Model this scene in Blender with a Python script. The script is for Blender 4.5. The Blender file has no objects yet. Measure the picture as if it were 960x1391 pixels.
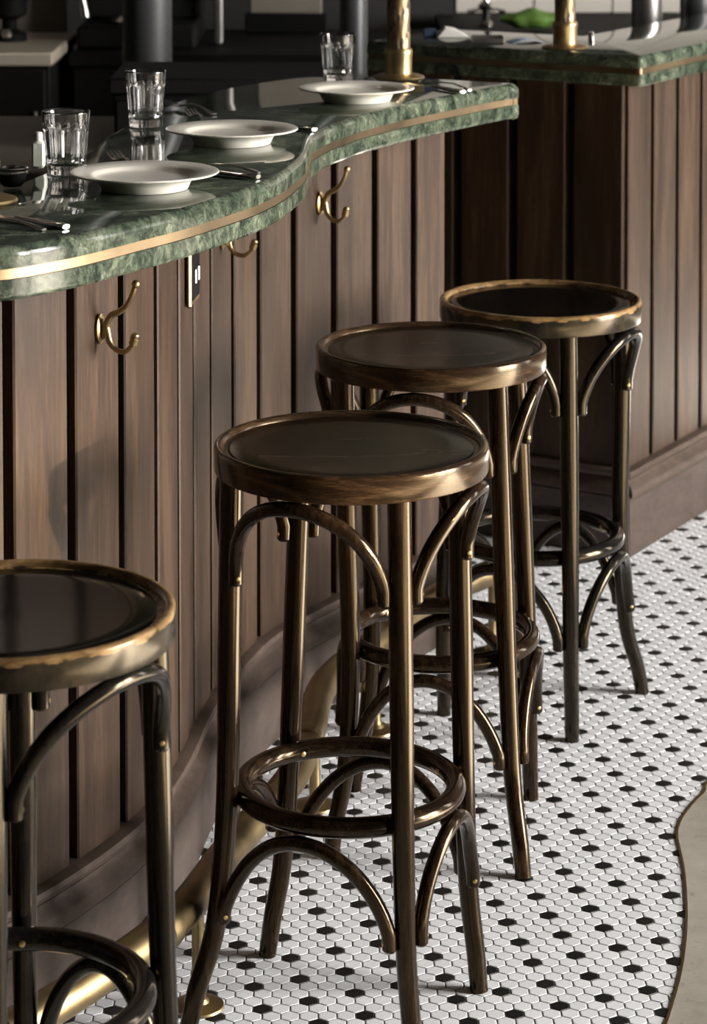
import bpy, math, random
from math import pi, sin, cos, radians as R, sqrt, atan2
from mathutils import Vector, Matrix, noise
random.seed(7)
S = bpy.context.scene
COL = S.collection
# ------------------------------------------------------------------ camera
F, PT, CY, HC = 3501.6, 0.0504, -98.6, 1.651
def at(px, py, z):
    """point of the plane at height z that the photo shows at px, py"""
    a, b = (px-480)/F, (CY-py)/F
    dy, dz = cos(PT)+b*sin(PT), -sin(PT)+b*cos(PT)
    t = (z-HC)/dz
    return Vector((a*t, dy*t, z))
def at_y(px, py, y):
    a, b = (px-480)/F, (CY-py)/F
    dy, dz = cos(PT)+b*sin(PT), -sin(PT)+b*cos(PT)
    t = y/dy
    return Vector((a*t, y, HC+dz*t))
cd = bpy.data.cameras.new('camera'); cam = bpy.data.objects.new('camera', cd); COL.objects.link(cam)
cam.location = (0, 0, HC); cam.rotation_euler = (pi/2-PT, 0, 0)
cd.sensor_width = 36; cd.sensor_fit = 'AUTO'; cd.lens = F*36/1391
cd.shift_x = 0; cd.shift_y = -(695.5-CY)/1391
cd.clip_start = .05; cd.clip_end = 60
cd.dof.use_dof = True; cd.dof.focus_distance = 3.62; cd.dof.aperture_fstop = 8.5
S.camera = cam
vs = S.view_settings
vs.view_transform = 'Standard'; vs.look = 'None'; vs.gamma = 1; vs.use_curve_mapping = False; vs.exposure = 0.0
S.display_settings.display_device = 'sRGB'
try:
    S.cycles.max_bounces = 12; S.cycles.transmission_bounces = 10; S.cycles.glossy_bounces = 5; S.cycles.diffuse_bounces = 4
    S.cycles.caustics_refractive = True; S.cycles.caustics_reflective = False
    S.cycles.sample_clamp_indirect = 12
except Exception: pass

# ------------------------------------------------------------------ materials
def newmat(name):
    m = bpy.data.materials.new(name); m.use_nodes = True
    nt = m.node_tree; b = nt.nodes['Principled BSDF']
    return m, nt, b
def N(nt, t, **kw):
    n = nt.nodes.new(t)
    for k, v in kw.items():
        if k.startswith('i_'): n.inputs[k[2:].replace('_', ' ')].default_value = v
        else: setattr(n, k, v)
    return n
def L(nt, a, b): nt.links.new(a, b)
def ramp(nt, src, stops):
    r = N(nt, 'ShaderNodeValToRGB'); e = r.color_ramp.elements
    while len(e) < len(stops): e.new(0.5)
    for el, (p, c) in zip(e, stops): el.position = p; el.color = (*c, 1) if len(c) == 3 else c
    L(nt, src, r.inputs[0]); return r.outputs[0]
def coords(nt, scale=(1, 1, 1), kind='Object'):
    tc = N(nt, 'ShaderNodeTexCoord'); mp = N(nt, 'ShaderNodeMapping'); mp.inputs['Scale'].default_value = scale
    L(nt, tc.outputs[kind], mp.inputs[0]); return mp.outputs[0]
def noise_tex(nt, vec, scale, detail=4, rough=.5, dist=0):
    n = N(nt, 'ShaderNodeTexNoise'); n.inputs['Scale'].default_value = scale; n.inputs['Detail'].default_value = detail
    n.inputs['Roughness'].default_value = rough; n.inputs['Distortion'].default_value = dist
    L(nt, vec, n.inputs['Vector']); return n.outputs['Fac']
def bump(nt, b, h, strength, dist=.001):
    bp = N(nt, 'ShaderNodeBump'); bp.inputs['Strength'].default_value = strength; bp.inputs['Distance'].default_value = dist
    L(nt, h, bp.inputs['Height']); L(nt, bp.outputs[0], b.inputs['Normal'])
def mixc(nt, f, a, c):
    m = N(nt, 'ShaderNodeMix', data_type='RGBA')
    if hasattr(f, 'name'): L(nt, f, m.inputs[0])
    else: m.inputs[0].default_value = f
    for s, v in ((6, a), (7, c)):
        if hasattr(v, 'links'): L(nt, v, m.inputs[s])
        else: m.inputs[s].default_value = (*v, 1)
    return m.outputs[2]
def plain(name, col, rough=.5, metal=0, spec=.5, var=.15, nscale=30, coat=0):
    m, nt, b = newmat(name)
    f = noise_tex(nt, coords(nt), nscale, 5, .6)
    c = ramp(nt, f, [(.3, tuple(x*(1-var) for x in col)), (.7, tuple(min(1, x*(1+var)) for x in col))])
    L(nt, c, b.inputs['Base Color'])
    b.inputs['Metallic'].default_value = metal; b.inputs['Specular IOR Level'].default_value = spec
    r = N(nt, 'ShaderNodeMapRange'); r.inputs[3].default_value = max(0.02, rough*.85); r.inputs[4].default_value = min(1, rough*1.15)
    L(nt, f, r.inputs[0]); L(nt, r.outputs[0], b.inputs['Roughness'])
    b.inputs['Coat Weight'].default_value = coat; b.inputs['Coat Roughness'].default_value = .1
    return m
def wood(name, dark, mid, light, scale=(14, 14, 1.2), rough=.45, coat=0., bmp=.25, island=False, fine=1.0, rv=.1, tint=None):
    m, nt, b = newmat(name)
    v = coords(nt, scale)
    if island:
        g = N(nt, 'ShaderNodeNewGeometry'); ad = N(nt, 'ShaderNodeVectorMath', operation='ADD')
        sc = N(nt, 'ShaderNodeVectorMath', operation='SCALE'); sc.inputs['Scale'].default_value = 37
        cb = N(nt, 'ShaderNodeCombineXYZ')
        for i in range(3): L(nt, g.outputs['Random Per Island'], cb.inputs[i])
        L(nt, cb.outputs[0], sc.inputs[0]); L(nt, v, ad.inputs[0]); L(nt, sc.outputs[0], ad.inputs[1]); v = ad.outputs[0]
    f1 = noise_tex(nt, v, 1.6, 6, .55, 1.2)
    f2 = noise_tex(nt, v, 12*fine, 4, .7, .3)
    mx = N(nt, 'ShaderNodeMath', operation='MULTIPLY_ADD'); L(nt, f2, mx.inputs[0]); mx.inputs[1].default_value = .45
    sb = N(nt, 'ShaderNodeMath', operation='MULTIPLY'); L(nt, f1, sb.inputs[0]); sb.inputs[1].default_value = .6
    L(nt, sb.outputs[0], mx.inputs[2])
    c = ramp(nt, mx.outputs[0], [(.36, dark), (.52, mid), (.68, light)])
    if island:
        hv = N(nt, 'ShaderNodeHueSaturation'); mr = N(nt, 'ShaderNodeMapRange'); mr.inputs[3].default_value = .8; mr.inputs[4].default_value = 1.2
        L(nt, g.outputs['Random Per Island'], mr.inputs[0]); L(nt, mr.outputs[0], hv.inputs['Value']); L(nt, c, hv.inputs['Color']); c = hv.outputs[0]
    L(nt, c, b.inputs['Base Color'])
    r = N(nt, 'ShaderNodeMapRange'); r.inputs[3].default_value = rough-rv; r.inputs[4].default_value = rough+rv; L(nt, f1, r.inputs[0]); L(nt, r.outputs[0], b.inputs['Roughness'])
    b.inputs['Coat Weight'].default_value = coat; b.inputs['Coat Roughness'].default_value = .18; b.inputs['Specular IOR Level'].default_value = .28
    bump(nt, b, mx.outputs[0], bmp, .0008)
    if tint: b.inputs['Specular Tint'].default_value = (*tint, 1); b.inputs['Specular IOR Level'].default_value = .38
    return m
M = {}
M['panel'] = wood('weathered_panel_wood', (.017, .0088, .0048), (.037, .0205, .0118), (.078, .046, .0265), (9, 9, .7), .5, 0, .3, True)
M['panel_back'] = plain('groove_black', (.006, .006, .0065), .8, nscale=12)
M['trimwood'] = wood('moulding_wood', (.040, .026, .020), (.058, .039, .030), (.088, .061, .047), (4, 4, 9), .6, .0, .3)
M['plinth'] = wood('skirting_wood', (.036, .025, .020), (.056, .040, .033), (.078, .057, .047), (3, 3, 6), .58, .0, .25)
M['stool_brown'] = wood('brown_lacquered_bentwood', (.004, .0022, .0015), (.011, .006, .0035), (.036, .020, .010), (16, 16, 1.5), .15, .0, .02, rv=.04, tint=(1, .78, .50))
M['stool_seat'] = wood('brown_seat_veneer', (.004, .0025, .0015), (.010, .006, .0035), (.034, .019, .010), (1.5, 14, 8), .26, .0, .006, rv=.05, tint=(1, .78, .50))
M['rim_brown'] = wood('brown_seat_rim_wood', (.007, .004, .003), (.024, .013, .007), (.085, .048, .024), (5, 5, 40), .2, .0, .03, rv=.05, tint=(1, .78, .50))
M['stool_black'] = wood('black_lacquered_bentwood', (.0035, .0035, .0035), (.007, .0065, .006), (.020, .016, .011), (16, 16, 1.5), .15, .0, .02, rv=.04, tint=(1, .78, .50))
M['stool_seat'].node_tree.nodes['Principled BSDF'].inputs['Specular IOR Level'].default_value = .14
M['seat_black'] = plain('black_seat_panel', (.003, .0026, .0025), .14, spec=.12, nscale=6, var=.4)
def worn_black():
    m, nt, b = newmat('worn_black_rim')
    tc = N(nt, 'ShaderNodeTexCoord'); sp = N(nt, 'ShaderNodeSeparateXYZ'); L(nt, tc.outputs['Object'], sp.inputs[0])
    n = noise_tex(nt, coords(nt, (1, 1, 3)), 38, 6, .65)
    # wear grows towards the lip (object z = 0)
    a = N(nt, 'ShaderNodeMapRange'); a.inputs[1].default_value = -.012; a.inputs[2].default_value = -.002; a.inputs[3].default_value = -.18; a.inputs[4].default_value = .34
    L(nt, sp.outputs[2], a.inputs[0])
    s = N(nt, 'ShaderNodeMath', operation='ADD'); L(nt, a.outputs[0], s.inputs[0]); L(nt, n, s.inputs[1])
    f = ramp(nt, s.outputs[0], [(.53, (0, 0, 0)), (.60, (1, 1, 1))])
    n2 = noise_tex(nt, coords(nt, (1, 1, 1)), 14, 5, .6)
    base = ramp(nt, n2, [(.4, (.010, .009, .008)), (.62, (.045, .034, .020))])
    gold = ramp(nt, n, [(.35, (.10, .055, .022)), (.65, (.30, .19, .085))])
    L(nt, mixc(nt, f, base, gold), b.inputs['Base Color'])
    b.inputs['Roughness'].default_value = .2; b.inputs['Specular IOR Level'].default_value = .35; b.inputs['Specular Tint'].default_value = (1, .82, .6, 1); bump(nt, b, s.outputs[0], .06, .0004)
    return m
M['rim_black'] = worn_black()
def brass(name, col, rough, nscale=18):
    m, nt, b = newmat(name)
    n = noise_tex(nt, coords(nt), nscale, 6, .6); n2 = noise_tex(nt, coords(nt, (1, 1, .15)), 90, 3, .6)
    c = ramp(nt, n, [(.3, tuple(x*.55 for x in col)), (.55, col), (.75, tuple(min(1, x*1.15) for x in col))])
    L(nt, c, b.inputs['Base Color']); b.inputs['Metallic'].default_value = 1
    r = N(nt, 'ShaderNodeMapRange'); r.inputs[3].default_value = rough*.75; r.inputs[4].default_value = rough*1.35; L(nt, n, r.inputs[0]); L(nt, r.outputs[0], b.inputs['Roughness'])
    bump(nt, b, n2, .06, .0004)
    return m
M['brass'] = brass('aged_brass', (.42, .31, .16), .36)
M['brass_rail'] = brass('dull_brass_rail', (.36, .27, .14), .36, 8)
M['brass_old'] = brass('tarnished_brass', (.21, .155, .095), .42, 30); M['patina'] = plain('dark_patina', (.020, .016, .011), .6)
M['brass_strip'] = brass('brushed_brass_strip', (.21, .155, .095), .36, 6)
M['brass_screw'] = brass('brass_screw', (.62, .44, .2), .3)
M['steel'] = plain('polished_steel', (.62, .60, .57), .16, 1, nscale=25)
M['steel_dull'] = plain('dull_steel', (.35, .34, .33), .38, 1, nscale=25)
def marble(name, rough):
    m, nt, b = newmat(name)
    v = coords(nt)
    w = N(nt, 'ShaderNodeTexNoise'); w.inputs['Scale'].default_value = 9; w.inputs['Detail'].default_value = 4; L(nt, v, w.inputs['Vector'])
    ws = N(nt, 'ShaderNodeVectorMath', operation='SCALE'); ws.inputs['Scale'].default_value = .10; L(nt, w.outputs['Color'], ws.inputs[0])
    ad = N(nt, 'ShaderNodeVectorMath', operation='ADD'); L(nt, v, ad.inputs[0]); L(nt, ws.outputs[0], ad.inputs[1])
    big = noise_tex(nt, ad.outputs[0], 19, 9, .68, .8)
    c1 = ramp(nt, big, [(.34, (.010, .017, .012)), (.45, (.046, .060, .043)), (.57, (.105, .127, .090)), (.70, (.205, .225, .165))])
    v1 = N(nt, 'ShaderNodeTexVoronoi', feature='DISTANCE_TO_EDGE'); v1.inputs['Scale'].default_value = 70; L(nt, ad.outputs[0], v1.inputs['Vector'])
    e1 = ramp(nt, v1.outputs['Distance'], [(0, (1, 1, 1)), (.07, (0, 0, 0))])
    msk = noise_tex(nt, v, 22, 3, .6)
    mk = ramp(nt, msk, [(.42, (0, 0, 0)), (.60, (.75, .75, .75))])
    mu = N(nt, 'ShaderNodeMath', operation='MULTIPLY'); L(nt, e1, mu.inputs[0]); L(nt, mk, mu.inputs[1])
    c2 = mixc(nt, mu.outputs[0], c1, (.010, .020, .014))
    fine = noise_tex(nt, ad.outputs[0], 120, 5, .7)
    fm = ramp(nt, fine, [(.42, (.55, .55, .55)), (.6, (1.15, 1.15, 1.15))])
    mm = N(nt, 'ShaderNodeMix', data_type='RGBA', blend_type='MULTIPLY'); mm.inputs[0].default_value = 1
    L(nt, c2, mm.inputs[6]); L(nt, fm, mm.inputs[7])
    L(nt, mm.outputs[2], b.inputs['Base Color']); b.inputs['Roughness'].default_value = rough
    b.inputs['IOR'].default_value = 1.45; b.inputs['Specular IOR Level'].default_value = .4
    return m
M['marble'] = marble('polished_green_marble', .05); M['marble_edge'] = marble('honed_green_marble', .13); M['marble_edge'].node_tree.nodes['Principled BSDF'].inputs['Specular IOR Level'].default_value = .22
M['porcelain'] = plain('cream_porcelain', (.88, .84, .75), .18, nscale=3, var=.02)
def glass():
    m, nt, b = newmat('clear_glass')
    b.inputs['Base Color'].default_value = (1, 1, 1, 1); b.inputs['Transmission Weight'].default_value = 1
    b.inputs['Roughness'].default_value = .015; b.inputs['IOR'].default_value = 1.5
    n = noise_tex(nt, coords(nt), 60, 2); bump(nt, b, n, .05, .0005)
    return m
M['glass'] = glass()
def tilemat(name, a, c, rough, coat=0):
    m, nt, b = newmat(name)
    g = N(nt, 'ShaderNodeNewGeometry')
    n = noise_tex(nt, coords(nt), 90, 5, .65)
    big = noise_tex(nt, coords(nt), 7, 4, .6)
    col = ramp(nt, g.outputs['Random Per Island'], [(0, a), (1, c)])
    stain = ramp(nt, n, [(.30, (.62, .61, .60)), (.40, (1, 1, 1))])
    k = ramp(nt, big, [(.56, (0, 0, 0)), (.70, (.55, .55, .55))])
    mm = N(nt, 'ShaderNodeMix', data_type='RGBA', blend_type='MULTIPLY'); L(nt, k, mm.inputs[0]); L(nt, col, mm.inputs[6]); L(nt, stain, mm.inputs[7])
    L(nt, mm.outputs[2], b.inputs['Base Color']); b.inputs['Roughness'].default_value = rough
    b.inputs['Specular IOR Level'].default_value = .35
    return m
M['tile_w'] = tilemat('white_hexagon_tile', (.80, .815, .845), (.88, .895, .93), .5)
M['tile_b'] = tilemat('black_hexagon_tile', (.006, .006, .007), (.012, .012, .013), .42)
M['grout'] = plain('grey_grout', (.17, .165, .15), .9, nscale=60, spec=.1)
def concrete():
    m, nt, b = newmat('worn_concrete')
    a = noise_tex(nt, coords(nt), 9, 7, .65); c = noise_tex(nt, coords(nt), 60, 5, .6)
    c1 = ramp(nt, a, [(.3, (.27, .245, .20)), (.5, (.38, .35, .295)), (.7, (.46, .43, .37))])
    st = ramp(nt, c, [(.30, (.5, .48, .45)), (.42, (1, 1, 1))])
    mm = N(nt, 'ShaderNodeMix', data_type='RGBA', blend_type='MULTIPLY'); mm.inputs[0].default_value = .5; L(nt, c1, mm.inputs[6]); L(nt, st, mm.inputs[7])
    L(nt, mm.outputs[2], b.inputs['Base Color']); b.inputs['Roughness'].default_value = .6; bump(nt, b, a, .1)
    return m
M['concrete'] = concrete()
M['dark'] = plain('dark_matt_paint', (.004, .004, .004), .7, nscale=5, spec=.12)
M['darkcab'] = plain('dark_cabinet', (.005, .0045, .004), .6, nscale=5, spec=.15)
M['grey_column'] = plain('dark_grey_column_paint', (.032, .034, .037), .45, nscale=3)
M['ceiling'] = plain('dark_ceiling_paint', (.03, .028, .026), .8, nscale=3)
M['wallpaint'] = plain('dark_wall_paint', (.010, .0095, .009), .7, nscale=3)
M['cream'] = plain('cream_worktop', (.36, .32, .26), .4, nscale=4, var=.05)
M['plaster'] = plain('tan_plaster', (.17, .15, .125), .8, nscale=4)
M['inner'] = plain('grey_brown_worktop', (.09, .075, .062), .35, nscale=4)
M['green'] = plain('green_cloth', (.10, .20, .03), .7, nscale=40, var=.3)
M['blue'] = plain('pale_blue_paper', (.35, .42, .62), .7, nscale=20)
M['navy'] = plain('navy_card', (.02, .035, .08), .6, nscale=20)
M['white'] = plain('white_paper', (.7, .68, .64), .7, nscale=20, var=.05)
M['frost'] = plain('pale_green_plastic', (.62, .64, .56), .4, nscale=20, var=.05)
M['walltile'] = plain('white_glazed_wall_tile', (.50, .47, .43), .2, nscale=2, var=.05)
M['red'] = plain('red_switch', (.30, .01, .01), .4)

# ------------------------------------------------------------------ mesh helpers
class MB:
    def __init__(s): s.v = []; s.f = []; s.m = []
    def add(s, v, f, mi=0):
        o = len(s.v); s.v += [tuple(p) for p in v]; s.f += [tuple(i+o for i in q) for q in f]; s.m += [mi]*len(f); return s
    def grid(s, rows, closed_u=False, closed_v=False, cap=True, mi=0):
        """rows: list of rings (lists of points)"""
        n = len(rows[0]); v = [p for r in rows for p in r]; f = []
        nr = len(rows)
        for i in range(nr if closed_v else nr-1):
            j = (i+1) % nr
            for k in range(n if closed_u else n-1):
                l = (k+1) % n
                f.append((i*n+k, i*n+l, j*n+l, j*n+k))
        if cap and closed_u and not closed_v:
            f.append(tuple(range(n-1, -1, -1))); f.append(tuple((nr-1)*n+k for k in range(n)))
        return s.add(v, f, mi)
    def lathe(s, prof, c=(0, 0, 0), seg=48, closed=False, rf=None, mi=0):
        rows = []
        for r, z in prof:
            rows.append([(c[0]+(r*(rf(k/seg*2*pi, z) if rf else 1))*cos(k/seg*2*pi), c[1]+(r*(rf(k/seg*2*pi, z) if rf else 1))*sin(k/seg*2*pi), c[2]+z) for k in range(seg)])
        return s.grid(rows, True, closed, not closed, mi)
    def tube(s, pts, rad, seg=16, closed=False, flat=None, mi=0):
        pts = [Vector(p) for p in pts]; n = len(pts)
        if not hasattr(rad, '__len__'): rad = [rad]*n
        rows = []; up = None
        for i, p in enumerate(pts):
            a = pts[(i-1) % n] if (closed or i > 0) else pts[i]; b = pts[(i+1) % n] if (closed or i < n-1) else pts[i]
            t = (b-a).normalized()
            if up is None:
                up = Vector((0, 0, 1)) if abs(t.z) < .9 else Vector((1, 0, 0))
            up = (up-t*up.dot(t)).normalized(); w = t.cross(up)
            fl = flat[i] if flat else (1, 1)
            rows.append([p+(up*sin(k/seg*2*pi)*fl[0]+w*cos(k/seg*2*pi)*fl[1])*rad[i] for k in range(seg)])
        return s.grid(rows, True, closed, not closed, mi)
    def box(s, x0, x1, y0, y1, z0, z1, b=.0, M4=None, mi=0):
        """box with chamfered edges"""
        b = min(b, .45*abs(x1-x0), .45*abs(y1-y0), .45*abs(z1-z0))
        def ring(i, z): 
            if b == 0: return [(x0, y0, z), (x1, y0, z), (x1, y1, z), (x0, y1, z)]
            X0, X1, Y0, Y1 = x0+i, x1-i, y0+i, y1-i
            return [(X0+b, Y0, z), (X1-b, Y0, z), (X1, Y0+b, z), (X1, Y1-b, z), (X1-b, Y1, z), (X0+b, Y1, z), (X0, Y1-b, z), (X0, Y0+b, z)]
        rows = [ring(0, z0), ring(0, z1)] if b == 0 else [ring(b*.8, z0), ring(0, z0+b), ring(0, z1-b), ring(b*.8, z1)]
        if M4 is not None: rows = [[tuple(M4 @ Vector(p)) for p in r] for r in rows]
        return s.grid(rows, True, False, True, mi)
    def build(s, name, mat, parent=None, loc=None, smooth=35, seams=False):
        me = bpy.data.meshes.new(name); me.from_pydata(s.v, [], s.f)
        for m in (mat if isinstance(mat, (list, tuple)) else [mat]): me.materials.append(M[m] if isinstance(m, str) else m)
        me.polygons.foreach_set('material_index', s.m)
        me.validate(); me.update()
        if smooth: me.shade_smooth(); me.set_sharp_from_angle(angle=R(smooth))
        o = bpy.data.objects.new(name, me); COL.objects.link(o)
        if loc is not None: o.location = loc
        if parent is not None: o.parent = parent
        return o
def tag(o, label=None, cat=None, group=None, kind=None):
    if label: o['label'] = label
    if cat: o['category'] = cat
    if group: o['group'] = group
    if kind: o['kind'] = kind
    return o
def thing(name, label, cat, loc=(0, 0, 0), rz=0, group=None):
    o = bpy.data.objects.new(name, None); COL.objects.link(o); o.location = loc; o.rotation_euler = (0, 0, rz)
    o.empty_display_size = .05
    return tag(o, label, cat, group)
def catmull(P, n=8):
    P = [Vector(p) for p in P]; out = []
    for i in range(len(P)-1):
        p0 = P[i-1] if i else P[0]*2-P[1]; p1, p2 = P[i], P[i+1]; p3 = P[i+2] if i+2 < len(P) else P[-1]*2-P[-2]
        for k in range(n):
            t = k/n
            out.append(.5*((2*p1)+(p2-p0)*t+(2*p0-5*p1+4*p2-p3)*t*t+(3*p1-p0-3*p2+p3)*t**3))
    out.append(P[-1]); return out
def resample(P, step):
    out = [P[0]]; acc = 0
    for a, b in zip(P, P[1:]):
        d = (b-a).length
        while acc+d >= step:
            t = (step-acc)/d; a = a.lerp(b, t); out.append(a); d = (b-a).length; acc = 0
        acc += d
    out.append(P[-1]); return out
def smooth_path(P, it):
    for _ in range(it):
        P = [P[0]]+[(P[i-1]+P[i]*2+P[i+1])/4 for i in range(1, len(P)-1)]+[P[-1]]
    return P

# ------------------------------------------------------------------ floor
W = .0254; HH = W*.8660254
TH, TX, TY = .0208, .2256, 3.7102
cT, sT = cos(TH), sin(TH)
trim_px = [(1010, 1040), (975, 1057), (955, 1077), (936, 1097), (923, 1117), (919, 1135), (923, 1155), (928, 1180), (931, 1210), (932, 1240), (931, 1270), (927, 1305), (921, 1335), (913, 1363), (904, 1391), (892, 1422), (878, 1455), (850, 1500), (800, 1560)]
trim = [at(x, y, 0) for x, y in trim_px]
trim = catmull([Vector((1.05, 4.42, 0)), Vector((.78, 4.28, 0))]+trim[1:], 5)
def trim_x(y):
    for a, b in zip(trim, trim[1:]):
        if (a.y-y)*(b.y-y) <= 0 and a.y != b.y: return a.x+(b.x-a.x)*(y-a.y)/(b.y-a.y)
    return 9 if y > trim[0].y else trim[-1].x
# bar footprint (visitors' side of the cabinets), shared by panelling, mouldings and skirting
WP = [(-.80, 3.02), (-.70, 3.06), (-.62, 3.13), (-.54, 3.225), (-.455, 3.345), (-.385, 3.465), (-.324, 3.60), (-.285, 3.74), (-.262, 3.885), (-.249, 4.02), (-.228, 4.16), (-.200, 4.285), (-.158, 4.43), (-.105, 4.54), (-.047, 4.64), (.05, 4.79), (.143, 4.935), (.178, 4.99)]
WALL = resample(smooth_path(catmull([Vector((x, y, 0)) for x, y in WP], 10), 12), .01)
def wall_x(y):
    for a, b in zip(WALL, WALL[1:]):
        if (a.y-y)*(b.y-y) <= 0 and a.y != b.y: return a.x
    return -9
RC = Vector((.592, 5.545, 0)); RD = Vector((.504, .864, 0)).normalized(); RL = Vector((-RD.y, RD.x, 0))
tiles = MB()
inset, top = .00095, 0.0
tv, tf, tm = [], [], []
for r in range(-75, 185):
    for c in range(-130, 160):
        X = W*c+.5*W*r; Y = HH*r
        x = cT*X-sT*Y+TX; y = sT*X+cT*Y+TY
        if y < 2.3 or y > 7.6 or x < -.62 or x > 2.0: continue
        if y < 4.99 and x < wall_x(y)-.03: continue
        if y < 4.45 and x > trim_x(y)+.02: continue
        p = Vector((x, y, 0))-RC
        if p.dot(RD) > .03 and p.dot(RL) > -.01+.03: continue
        if y > 5.0 and p.dot(RL) > 0.03 and x < .6 and p.dot(RD) > .0: continue
        o = len(tv)
        for rr, z in ((W/sqrt(3)-inset, -.0012), (W/sqrt(3)-inset-.0007, -.0001), (W/sqrt(3)-inset-.0018, 0)):
            for k in range(6):
                a = TH+pi/6+k*pi/3
                tv.append((x+rr*cos(a), y+rr*sin(a), z))
        for k in range(6):
            l = (k+1) % 6
            tf.append((o+k, o+l, o+6+l, o+6+k)); tf.append((o+6+k, o+6+l, o+12+l, o+12+k))
        tf.append(tuple(o+12+k for k in range(6)))
        tm += [1 if (c-2*r) % 8 == 0 else 0]*13
tiles.v, tiles.f, tiles.m = tv, tf, tm
# grout bed under the tiles
tiles.add([(-5, -2.5, -.0008), (8.2, -2.5, -.0008), (8.2, 9, -.0008), (-5, 9, -.0008)], [(0, 1, 2, 3)], 2)
tiles.add([(-5, -2.5, -.05), (8.2, -2.5, -.05), (8.2, 9, -.05), (-5, 9, -.05)], [(3, 2, 1, 0)], 2)
tag(tiles.build('floor', ['tile_w', 'tile_b', 'grout'], smooth=None), 'white hexagonal mosaic floor with scattered black hexagons', None, None, 'structure')
cm = MB()
rows = [[(p.x, p.y, .0004), (7.9, p.y if i else 4.5, .0004)] for i, p in enumerate(trim)]
rows.append([(trim[-1].x-.3, 1.0, .0004), (7.9, 1.0, .0004)]); rows.append([(-.6, -2.4, .0004), (7.9, -2.4, .0004)])
cm.grid(rows, cap=False)
tag(cm.build('floor_concrete', 'concrete', smooth=None), 'worn beige concrete floor beside the mosaic', None, None, 'structure')
tm_ = MB(); rw = []
for i, p in enumerate(trim):
    a = trim[max(0, i-1)]; b = trim[min(len(trim)-1, i+1)]; t = (b-a).normalized(); n = Vector((t.y, -t.x, 0))
    rw.append([p+n*.002+Vector((0, 0, -.001)), p+n*.002+Vector((0, 0, .0016)), p-n*.002+Vector((0, 0, .0016)), p-n*.002+Vector((0, 0, -.001))])
tm_.grid(rw, True)
tag(tm_.build('trim_1', 'brass_rail'), 'thin brass strip curving between mosaic and concrete', None, None, 'structure')

# ------------------------------------------------------------------ room shell
def struct(name, mb, mat, label): return tag(mb.build(name, mat, smooth=None), label, None, None, 'structure')
X0, X1, Y0, Y1, ZC = -4.2, 8.0, -2.2, 8.6, 4.6
struct('ceiling', MB().box(X0, X1, Y0, Y1, ZC, ZC+.1), 'ceiling', 'dark ceiling')
struct('wall_left', MB().box(X0-.1, X0, Y0, Y1, 0, ZC), 'wallpaint', 'dark wall on the left')
struct('wall_front', MB().box(X0, X1, Y0-.1, Y0, 0, ZC), 'wallpaint', 'dark wall behind the viewer')
wb = MB().box(X0, X1, Y1, Y1+.1, 0, ZC)
struct('wall_back', wb, 'wallpaint', 'dark wall behind the bar')
wt = MB()      # glazed tiles on the back wall, right part
ty = Y1-.006
for i in range(11):
    for j in range(11):
        xx = .34+i*.262; zz = .93+j*.132
        wt.box(xx+.0025, xx+.2595, ty, Y1, zz+.0025, zz+.1295, .002)
struct('trim_2', wt, 'walltile', 'white glazed tiles on the back wall')
# window wall on the right
WZ0, WZ1 = .35, 4.2
wins = [(1.0, 2.3), (2.6, 3.9), (6.2, 7.0)]
wr = MB(); wr.box(X1, X1+.12, Y0, Y1, 0, WZ0); wr.box(X1, X1+.12, Y0, Y1, WZ1, ZC)
e = [Y0]+[v for w in wins for v in w]+[Y1]
for a, b in zip(e[0::2], e[1::2]): wr.box(X1, X1+.12, a, b, WZ0, WZ1)
struct('wall_right', wr, 'wallpaint', 'wall with tall windows on the right')
for i, (a, b) in enumerate(wins):
    f = MB()
    for (p, q, z0, z1) in ((a, a+.05, WZ0, WZ1), (b-.05, b, WZ0, WZ1), (a+.05, b-.05, WZ0, WZ0+.05), (a+.05, b-.05, WZ1-.05, WZ1)):
        f.box(X1+.03, X1+.08, p, q, z0, z1, .004)
    struct('window_%d' % (i+1), f, 'dark', 'dark framed window in the right wall')
    ld = bpy.data.lights.new('window_daylight', 'AREA'); ld.shape = 'RECTANGLE'; ld.size = b-a-.1; ld.size_y = WZ1-WZ0-.1
    ld.color = (1.0, .955, .90); ld.energy = [1040, 1040, 110][i]
    lo = bpy.data.objects.new('window_daylight', ld); COL.objects.link(lo)
    lo.location = (X1+.1, (a+b)/2, (WZ0+WZ1)/2); lo.rotation_euler = (pi/2, 0, pi/2)
sd = bpy.data.lights.new('sun', 'SUN'); sd.energy = 100; sd.angle = R(.6); sd.color = (1, .90, .76)
so_ = bpy.data.objects.new('sun', sd); COL.objects.link(so_); so_.location = (12, 2.4, 6)
so_.rotation_euler = Vector((cos(R(30.5)), -.02, sin(R(30.5)))).to_track_quat('Z', 'Y').to_euler()
gl = bpy.data.lights.new('added_plank_spot', 'SPOT'); gl.energy = 3000; gl.color = (1, .84, .62); gl.spot_size = R(4.6); gl.spot_blend = .9; gl.shadow_soft_size = .05  # added spot imitating reflected sun as a warm patch on the left planks
go = bpy.data.objects.new('added_plank_spot', gl); COL.objects.link(go); go.location = (5.0, 1.1, 1.35)
go.rotation_euler = (Vector((5.0, 1.1, 1.35))-Vector((-.44, 3.37, .74))).to_track_quat('Z', 'Y').to_euler()
w = bpy.data.worlds.new('world'); S.world = w; w.use_nodes = True
bg = w.node_tree.nodes['Background']; bg.inputs[0].default_value = (.8, .9, 1, 1); bg.inputs[1].default_value = 1.0
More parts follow.
